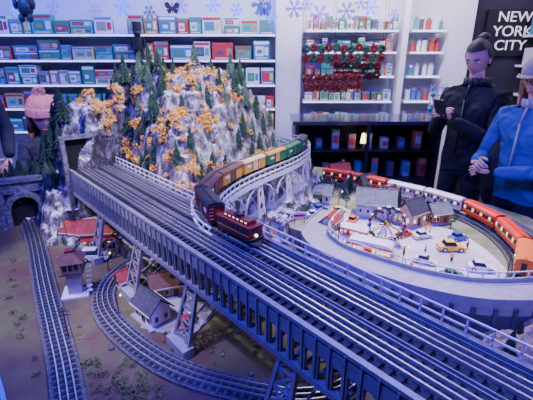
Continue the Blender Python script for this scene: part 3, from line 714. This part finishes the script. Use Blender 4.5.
for sx in (-1,1):
    b.ell((sx*.04,0,.15),(.016,.01,.016),M_dark,8,6); b.ell((sx*.08,-.01,.03),(.022,.022,.05),M_dark,8,6); b.ell((sx*.04,-.02,-.09),(.026,.03,.04),M_dark,8,6)
b.beam((0,0,.15),(0,0,.95),.003,M_dark); b.obj("hanging_bear_ornament")
DR=mat("dark_red_foliage",(.16,.008,.01),.6); DG=mat("dark_green_foliage",(.015,.09,.05),.7)
def garland(x0,x1,z,y,n,cl,rows=2):
    b=MB(); b.beam((x0,y,z+.08),(x1,y,z+.08),.006,M_dark)
    for xx in (x0,x1): b.beam((xx,y,z+.08),(xx,y,3.0),.003,M_dark)
    for i in range(n):
        x=x0+(x1-x0)*(i+.5)/n
        for q in range(rows):
            zz=z-q*.085+ru(-.01,.01); r=.026; c=cl[(i+q)%len(cl)]
            for k in range(100):
                a=ru(0,2*math.pi); rr=r+ru(-.016,.016); p=Vector((x+math.cos(a)*rr,y+ru(-.014,.014),zz+math.sin(a)*rr)); v=Vector((ru(-1,1),ru(-1,1),ru(-1,1))).normalized()*.02; u=v.orthogonal().normalized()*.008
                b.add([p-u,p+u,p+v,p+v.cross(u)*.5],[(0,1,2),(1,2,3),(0,2,3)],c)
            pr=None
            for k in range(13):
                a=2*math.pi*k/12; p=(x+math.cos(a)*r,y,zz+math.sin(a)*r)
                if pr: b.beam(pr,p,.024,c)
                pr=p
            b.beam((x,y,zz+r),(x,y,z+.08),.003,M_dark)
    b.obj("hanging_wreath_garland")
garland(.34,1.12,1.70,3.9,11,[DG,DR]); garland(.36,.92,1.44,3.9,9,[DR]); garland(.66,1.12,1.54,4.0,7,[DR,DR,DG])
b=MB(); cx=.87
b.box((cx,3.5,.3),(1.25,.45,.6),M_dark); b.box((cx,3.5,1.1),(1.3,.5,.03),mat("counter_top",(.03,.03,.06),.15)); b.box((cx,3.7,.85),(1.25,.03,.5),mat("counter_back",(.04,.045,.09),.6))
for x in (.26,.87,1.48): b.box((x,3.5,.85),(.03,.45,.5),M_dark)
b.box((cx,3.5,.85),(1.22,.4,.012),M_dark)
b.obj("display_counter")
b=MB()
for i in range(16):
    x=.32+i*.073; z=.6 if i%2 else .856; h=ru(.08,.18); c=random.choice([PC[4],PC[7],PC[8],PC[11],PC[3],PC[10]]); b.box((x,3.42,z+h/2+.002),(.06,.08,h),c); b.box((x,3.378,z+h*.5),(.045,.003,h*.4),random.choice(PC))
b.obj("gift_packages")
b=MB(); b.T=TR(.86,3.34,.858); b.cyl((0,0,0),(0,0,.06),.03,.012,M_dark,12); b.cyl((0,0,.06),(0,0,.14),.04,.028,M_warm,14); b.obj("table_lantern")
b=MB(); b.T=TR(1.42,3.3,1.115)
for i in range(5): b.beam((-.06+.03*i,0,0),(-.06+.03*i,0,.3),.007,M_white); b.beam((-.06,0,.03+.06*i),(.06,0,.03+.06*i),.007,M_white)
for i in range(10): b.ell((ru(-.06,.06),-.01,ru(.05,.28)),(.02,.01,.02),random.choice([PC[1],PC[6],PC[5],M_white]),8,6)
b.obj("card_rack")

# ------------------------------------------------------------ people
def clothmat(name,top,bot,zs,fold=.8):
    m=bpy.data.materials.new(name); m.use_nodes=True; nt=m.node_tree; N=nt.nodes; L=nt.links; p=N["Principled BSDF"]; p.inputs["Roughness"].default_value=.8
    tc=N.new("ShaderNodeTexCoord"); sx=N.new("ShaderNodeSeparateXYZ"); L.new(tc.outputs["Object"],sx.inputs[0])
    gt=N.new("ShaderNodeMath"); gt.operation='GREATER_THAN'; gt.inputs[1].default_value=zs; L.new(sx.outputs["Z"],gt.inputs[0])
    mx=N.new("ShaderNodeMix"); mx.data_type='RGBA'; L.new(gt.outputs[0],mx.inputs["Factor"]); mx.inputs["A"].default_value=(*bot,1); mx.inputs["B"].default_value=(*top,1)
    nz=N.new("ShaderNodeTexNoise"); nz.inputs["Scale"].default_value=9; nz.inputs["Distortion"].default_value=.8; nz.inputs["Detail"].default_value=1
    L.new(tc.outputs["Object"],nz.inputs["Vector"])
    bpn=N.new("ShaderNodeBump"); bpn.inputs["Strength"].default_value=fold; bpn.inputs["Distance"].default_value=.045; L.new(nz.outputs["Fac"],bpn.inputs["Height"]); L.new(bpn.outputs[0],p.inputs["Normal"])
    L.new(mx.outputs["Result"],p.inputs["Base Color"]); return m
def skin(name,chains,m,parent,sub=2):
    V=[];E=[];Rr=[];key={};roots=[]
    for ch in chains:
        prev=None
        for p in ch:
            k=(round(p[0],4),round(p[1],4),round(p[2],4))
            if k not in key:
                key[k]=len(V); V.append(k); Rr.append((p[3],p[4] if len(p)>4 else p[3]))
                if prev is None: roots.append(key[k])
            i=key[k]
            if prev is not None: E.append((prev,i))
            prev=i
    me=bpy.data.meshes.new(name); me.from_pydata(V,E,[]); me.materials.append(m)
    o=bpy.data.objects.new(name,me); SC.collection.objects.link(o); o.parent=parent
    md=o.modifiers.new("skin","SKIN"); md.use_smooth_shade=True
    if not me.skin_vertices: return o
    for i,r in enumerate(Rr):
        me.skin_vertices[0].data[i].radius=r; me.skin_vertices[0].data[i].use_root=(i in roots)
    ss=o.modifiers.new("sub","SUBSURF"); ss.levels=sub; ss.render_levels=sub
    return o
def hand(name,wr,dirv,side,parent,skinm,palm_up=(0,0,1),curl=.8,sc=1.):
    w=Vector(wr); d=Vector(dirv).normalized(); t=Vector(side); t=(t-d*t.dot(d)).normalized(); nrm=d.cross(t).normalized()
    if nrm.dot(Vector(palm_up))<0: nrm=-nrm
    ch=[[(*w,.024*sc,.018*sc),(*(w+d*.04*sc),.036*sc,.016*sc),(*(w+d*.08*sc),.036*sc,.014*sc)]]
    for i,(o,l) in enumerate([(.027,.07),(.009,.078),(-.009,.072),(-.027,.058)]):
        p=w+d*.075*sc+t*o*sc; pts=[(*p,.009*sc)]; a=0; q=p
        for k in range(3):
            a+=curl*(.6+.15*i); q=q+(d*math.cos(a)+nrm*math.sin(a))*l*sc*(.42,.33,.25)[k]; pts.append((*q,(.0085,.0078,.0065)[k]*sc))
        ch.append(pts)
    p=w+d*.025*sc+t*.024*sc; pts=[(*p,.012*sc)]; q=p
    for k,(u,v_,n_) in enumerate([(.5,.8,.2),(.8,.3,.5),(.9,.0,.6)]):
        q=q+(d*u+t*v_+nrm*n_).normalized()*.028*sc; pts.append((*q,(.0105,.0095,.0075)[k]*sc))
    ch.append(pts)
    return skin(name,ch,skinm,parent,2)
def head(parent,c,yaw,pitch,skinm,hairm,hair="short",cap=None,sc=1.,glasses=False):
    hd=bpy.data.objects.new("head",None); SC.collection.objects.link(hd); hd.parent=parent; hd.location=c; hd.rotation_euler=(pitch,0,yaw); hd.scale=(sc,)*3
    b=MB(); nu,nv=28,20; vs=[];fs=[]
    for j in range(nv+1):
        ph=-math.pi/2+math.pi*j/nv
        for i in range(nu):
            t=2*math.pi*i/nu; x=.076*math.cos(ph)*math.cos(t); y=.094*math.cos(ph)*math.sin(t); z=.118*math.sin(ph)
            if z<0: k=1+z*2.6; x*=max(.5,k); y*= (max(.62,1+z*1.2) if y>0 else max(.5,1+z*3.4))
            if y>.05: y=.05+(y-.05)*.85
            g=lambda cx,cz,sx,sz:math.exp(-((x-cx)/sx)**2-((z-cz)/sz)**2)
            if y>0:
                y+=.022*g(0,-.03,.013,.016)+.012*g(0,-.005,.009,.025)+.006*g(0,-.068,.024,.008)+.006*g(0,-.1,.02,.014)+.005*g(0,.022,.05,.01)
                y-=.009*g(.031,.0,.016,.012)+.009*g(-.031,.0,.016,.012)
            vs.append((x,y,z))
    for j in range(nv):
        for i in range(nu): fs.append((j*nu+i,j*nu+(i+1)%nu,(j+1)*nu+(i+1)%nu,(j+1)*nu+i))
    b.add(vs,fs,skinm)
    for sx in (-1,1):
        b.ell((sx*.078,-.005,-.01),(.008,.018,.03),skinm,10,8)
    fo=b.obj("face",hd,True); sb=fo.modifiers.new("s","SUBSURF"); sb.levels=1; sb.render_levels=1
    b=MB()
    for sx in (-1,1):
        b.ell((sx*.031,.0715,.0),(.013,.009,.006),M_white,12,8); b.ell((sx*.031,.079,.0),(.0055,.003,.0055),M_dark,10,6)
        b.ell((sx*.031,.0725,.004),(.014,.009,.0045),skinm,12,6)
        b.beam((sx*.018,.086,.02),(sx*.046,.075,.02),.004,hairm,.006)
    b.ell((0,.078,-.066),(.022,.008,.005),mat("lips",(.42,.17,.15),.6),12,6)
    b.obj("eyes_and_mouth",hd,True)
    if glasses:
        b=MB()
        for sx in (-1,1):
            pr=None
            for k in range(17):
                a=2*math.pi*k/16; p=(sx*.033+math.cos(a)*.024,.098-abs(math.cos(a))*.004,-.002+math.sin(a)*.019)
                if pr: b.beam(pr,p,.0028,M_dark)
                pr=p
            b.beam((sx*.057,.094,.004),(sx*.082,-.005,.006),.0028,M_dark)
        b.beam((-.010,.098,.002),(.010,.098,.002),.0028,M_dark); b.obj("eyeglasses",hd)
    b=MB()
    nu,nv=34,22; k=1.1; vs=[];fs=[]
    for j in range(nv+1):
        ph=-math.pi/2+math.pi*j/nv
        for i in range(nu):
            t=2*math.pi*i/nu; n_=1+.04*math.sin(t*11+j); vs.append((.078*k*n_*math.cos(ph)*math.cos(t),.097*k*n_*math.cos(ph)*math.sin(t)-.006,.118*k*math.sin(ph)+.004))
    def keep(v):
        x,y,z=v
        return z>.06 or (y<.02 and z>-.01) or (y<-.02 and z>-.09)
    for j in range(nv):
        for i in range(nu):
            q=(j*nu+i,j*nu+(i+1)%nu,(j+1)*nu+(i+1)%nu,(j+1)*nu+i)
            if all(keep(vs[a]) for a in q): fs.append(q)
    b.add(vs,fs,hairm)
    if hair=="bun":
        b.ell((0,-.08,.11),(.045,.045,.04),hairm,14,10); b.ell((0,-.06,.1),(.05,.03,.02),M_dark,12,8)
    if hair=="long":
        for i in range(22):
            a=math.pi*(-.08+1.16*i/21); x=-math.cos(a)*.085; y=-math.sin(a)*.085-.01
            b.cyl((x,y,.05),(x*1.1,y+.005,-.1),.017,.018,hairm,8); b.cyl((x*1.1,y+.005,-.1),(x*1.25,y*1.05+.01,-.22-ru(0,.05)),.018,.008,hairm,8)
    b.obj("hair",hd,True)
    if cap=="beanie":
        b=MB(); kn=mat("pink_knit",(.85,.34,.36),.95,var=.5,scale=120,bump=1.)
        vs=[];fs=[];nu=36;nv=14
        for j in range(nv+1):
            f=j/nv; ph=math.pi/2*f
            for i in range(nu):
                t=2*math.pi*i/nu; rr=math.cos(ph)**.7; rib=1+.025*(i%2)+(.06 if f<.22 else 0)
                vs.append((.098*rib*rr*math.cos(t),.112*rib*rr*math.sin(t)-.004,.02+.13*math.sin(ph)))
        for j in range(nv):
            for i in range(nu): fs.append((j*nu+i,j*nu+(i+1)%nu,(j+1)*nu+(i+1)%nu,(j+1)*nu+i))
        b.add(vs,fs,kn)
        fz=mat("pompom_fur",(.7,.48,.45),.95)
        for i in range(500):
            v=Vector((ru(-1,1),ru(-1,1),ru(-1,1)))
            if v.length<.1: continue
            v.normalize(); c=Vector((0,0,.165)); u=v.orthogonal().normalized()*.004; w=v.cross(u)
            p=c+v*.015; q=c+v*ru(.038,.052); b.add([p+u,p-u,p+w,q],[(0,1,3),(1,2,3),(2,0,3)],fz)
        b.obj("knit_beanie",hd,False)
    if cap=="cap":
        b=MB(); cm=mat("beige_cap",(.45,.38,.3),.9,var=.2,scale=60)
        vs=[];fs=[];nu=28;nv=8
        for j in range(nv+1):
            ph=math.pi/2*j/nv
            for i in range(nu):
                t=2*math.pi*i/nu; vs.append((.094*math.cos(ph)**.8*math.cos(t),.113*math.cos(ph)**.8*math.sin(t)-.004,.035+.1*math.sin(ph)))
        for j in range(nv):
            for i in range(nu): fs.append((j*nu+i,j*nu+(i+1)%nu,(j+1)*nu+(i+1)%nu,(j+1)*nu+i))
        b.add(vs,fs,cm)
        vs=[]
        for i in range(13):
            a=math.pi*i/12; vs+= [(math.cos(a)*.085,.06+math.sin(a)*.04,.042),(math.cos(a)*.08,.07+math.sin(a)*.09,.034)]
        b.add(vs,[(2*i,2*i+1,2*i+3,2*i+2) for i in range(12)],cm); b.obj("cap",hd,True)
    return hd
SK=mat("skin",(.6,.36,.27),.55); SK2=mat("skin_fair",(.66,.42,.33),.55)
HB=mat("dark_hair",(.02,.014,.012),.6); HBr=mat("brown_hair",(.12,.06,.035),.6); HBl=mat("blonde_hair",(.45,.3,.14),.6)
def person(name,x,y,face,H,top,bot,wrL,wrR,elL,elR,hd,sw=.19,bulk=1.,skinm=SK,collar=None,glasses=False):
    k=H/1.75; e=empty(name,(x,y,0),face-math.pi/2,k)
    cm=clothmat(name+"_clothes",top,bot,.86)
    B=bulk; pel=(0,0,.93,.15*B,.11*B)
    ch=[[pel,(0,0,1.08,.145*B,.105*B),(0,.0,1.26,.165*B,.115*B),(0,-.005,1.40,.15*B,.10*B),(0,0,1.475,.075,.07),(0,.01,1.52,.06,.06)]]
    for sx,el,wr in ((-1,elL,wrL),(1,elR,wrR)):
        ch.append([(0,-.005,1.40,.15*B,.10*B),(sx*sw,0,1.40,.07*B,.07*B),(*Vector((sx*sw,0,1.40)).lerp(Vector(el),.5),.058*B),(*el,.05*B),(*Vector(el).lerp(Vector(wr),.55),.045*B),(*wr,.036)])
        ch.append([pel,(sx*.095,0,.84,.09,.09),(sx*.1,.01,.66,.075,.075),(sx*.1,.02,.48,.058,.058),(sx*.1,0,.3,.052,.052),(sx*.1,-.01,.1,.038,.038)])
    skin("body",ch,cm,e,2)
    for sx in (-1,1):
        b=MB(); b.ell((sx*.1,.05,.045),(.045,.125,.045),M_dark,14,8); b.box((sx*.1,.05,.012),(.085,.24,.024),M_dark); b.obj("shoe_%d"%(1 if sx<0 else 2),e,True)
    b=MB(); b.cyl((0,.008,1.46),(0,.03,1.60),.052,.048,skinm,16); b.obj("neck",e,True)
    if collar:
        b=MB()
        for i in range(14):
            a0=2*math.pi*i/14; a1=2*math.pi*(i+1)/14
            b.beam((math.cos(a0)*.075,.01+math.sin(a0)*.07,1.50),(math.cos(a1)*.075,.01+math.sin(a1)*.07,1.50),.03,collar,.055)
        b.beam((0,.135,1.0),(0,.12,1.38),.012,collar); b.beam((0,.12,1.38),(0,.08,1.5),.012,collar)
        b.obj("collar_and_zip",e,True)
    head(e,(0,.045,1.655),hd[0],hd[1],skinm,hd[2],hd[3],hd[4],1.,glasses)
    for i,(wr,el,sx) in enumerate(((wrL,elL,-1),(wrR,elR,1))):
        d=(Vector(wr)-Vector(el)).normalized()
        hand("hand_%d"%(i+1),Vector(wr)+d*.012,d+Vector((-sx*.35,0,.1)),Vector((-sx*.6,-.3,.8)),e,skinm,(-sx,0,.1),.55)
    return e
m1=person("man_in_black_jacket",1.47,2.80,math.radians(212),1.70,(.012,.012,.015),(.015,.015,.02),(-.05,.30,1.26),(.07,.28,1.27),(-.24,.08,1.10),(.25,.06,1.10),(.1,-.35,HB,"bun",None),bulk=1.15,collar=M_dark)
b=MB(); b.T=Matrix.Translation((0.005,.38,1.33))@Matrix.Rotation(-.5,4,'X'); b.box((0,0,0),(.078,.009,.15),M_dark); b.box((0,-.0052,0),(.07,.001,.14),mat("phone_screen",(.3,.35,.6),.2,emit=.8)); b.obj("smartphone",m1,bevel=.003)
m2=person("woman_in_blue_jacket",1.57,2.28,math.radians(200),1.59,(.03,.065,.36),(.02,.02,.03),(-.02,.30,1.08),(.12,.30,1.12),(-.25,.08,1.10),(.27,.06,1.10),(.1,-.2,HBl,"long","cap"),bulk=1.2,skinm=SK2,collar=mat("fleece_trim",(.35,.35,.42),.95),glasses=True)
b=MB()
b.ell((.17,.02,1.0),(.09,.1,.28),mat("black_bag",(.015,.015,.02),.8),16,12); b.beam((.17,.0,1.2),(-.08,.0,1.47),.03,M_dark); b.obj("shoulder_bag",m2,True)
m3=person("child_in_beanie",-1.53,2.68,math.radians(-60),1.31,(.03,.03,.07),(.03,.03,.06),(-.1,.26,1.15),(.1,.26,1.15),(-.25,.1,1.10),(.25,.1,1.10),(.0,-.15,HBr,"long","beanie"),bulk=1.05,skinm=SK2)
for o in m3.children:
    if o.name.startswith("head"): o.scale=(1.34,)*3
m4=person("adult_in_dark_coat",-2.16,2.75,math.radians(-50),1.72,(.012,.014,.04),(.02,.02,.03),(-.22,.2,.95),(.22,.2,.95),(-.26,.02,1.12),(.26,.02,1.12),(.0,-.2,HB,"short",None),bulk=1.1)

# ------------------------------------------------------------ lights
def area(name,loc,tgt,size,e,col,sy=None):
    l=bpy.data.lights.new(name,'AREA'); l.energy=e; l.size=size; l.color=col
    if sy: l.shape='RECTANGLE'; l.size_y=sy
    o=bpy.data.objects.new(name,l); SC.collection.objects.link(o); o.location=loc
    o.rotation_euler=(Vector(tgt)-Vector(loc)).to_track_quat('-Z','Y').to_euler(); return o
def spot(name,loc,tgt,ang,e,col,r=.04,bl=.6):
    l=bpy.data.lights.new(name,'SPOT'); l.energy=e; l.spot_size=math.radians(ang); l.spot_blend=bl; l.color=col; l.shadow_soft_size=r
    o=bpy.data.objects.new(name,l); SC.collection.objects.link(o); o.location=loc
    o.rotation_euler=(Vector(tgt)-Vector(loc)).to_track_quat('-Z','Y').to_euler(); return o
area("violet_stage_light",(-1.0,.5,2.9),(-.4,1.4,.8),.3,85,(.10,.045,1))
area("violet_stage_light",(.9,.2,2.9),(.5,1.2,.8),.3,80,(.15,.09,1))
spot("bridge_spotlight",(.6,1.5,2.9),(.1,.9,1.05),50,100,(.6,.55,1))
spot("village_spotlight",(.9,2.2,2.9),(.68,1.68,.8),40,340,(1,.84,.76))
spot("mountain_spotlight",(.25,1.2,2.9),(-.42,2.1,1.3),42,330,(1,.90,.86))
spot("station_fill_spot",(-1.5,1.0,2.5),(-.72,1.55,.75),40,140,(1,.8,.76))  # added fill lamp, brightens the station area under the bridge
spot("cottage_spotlight",(-.9,.7,2.6),(-.38,1.2,.75),24,90,(1,.85,.9))
spot("child_fill_light",(-1.2,1.6,2.9),(-1.52,2.66,1.15),22,170,(1,.75,.78))  # added pinkish fill to lift the child out of the dark
area("left_blue_light",(-2.4,3.3,2.9),(-2.2,4.5,1.5),1.2,95,(.05,.11,1))
area("store_ceiling_light",(1.0,3.5,2.95),(1.0,4.4,1.2),1.4,100,(.95,.85,1),.6)
area("store_ceiling_light",(-.6,3.4,2.95),(-.7,4.5,1.4),1.4,55,(.58,.6,1),.6)
area("right_wall_light",(2.8,3.0,2.95),(2.4,3.6,1.2),1.0,35,(.75,.62,1))
w=bpy.data.worlds.new("world"); SC.world=w; w.use_nodes=True; bg=w.node_tree.nodes["Background"]; bg.inputs[0].default_value=(.08,.045,.5,1); bg.inputs[1].default_value=.2

# ------------------------------------------------------------ camera
cd=bpy.data.cameras.new("camera"); cd.sensor_width=36; cd.lens=36*385/533; cd.clip_start=.02
co=bpy.data.objects.new("camera",cd); SC.collection.objects.link(co); co.location=(0,0,1.6); co.rotation_euler=(math.radians(70),0,0); SC.camera=co
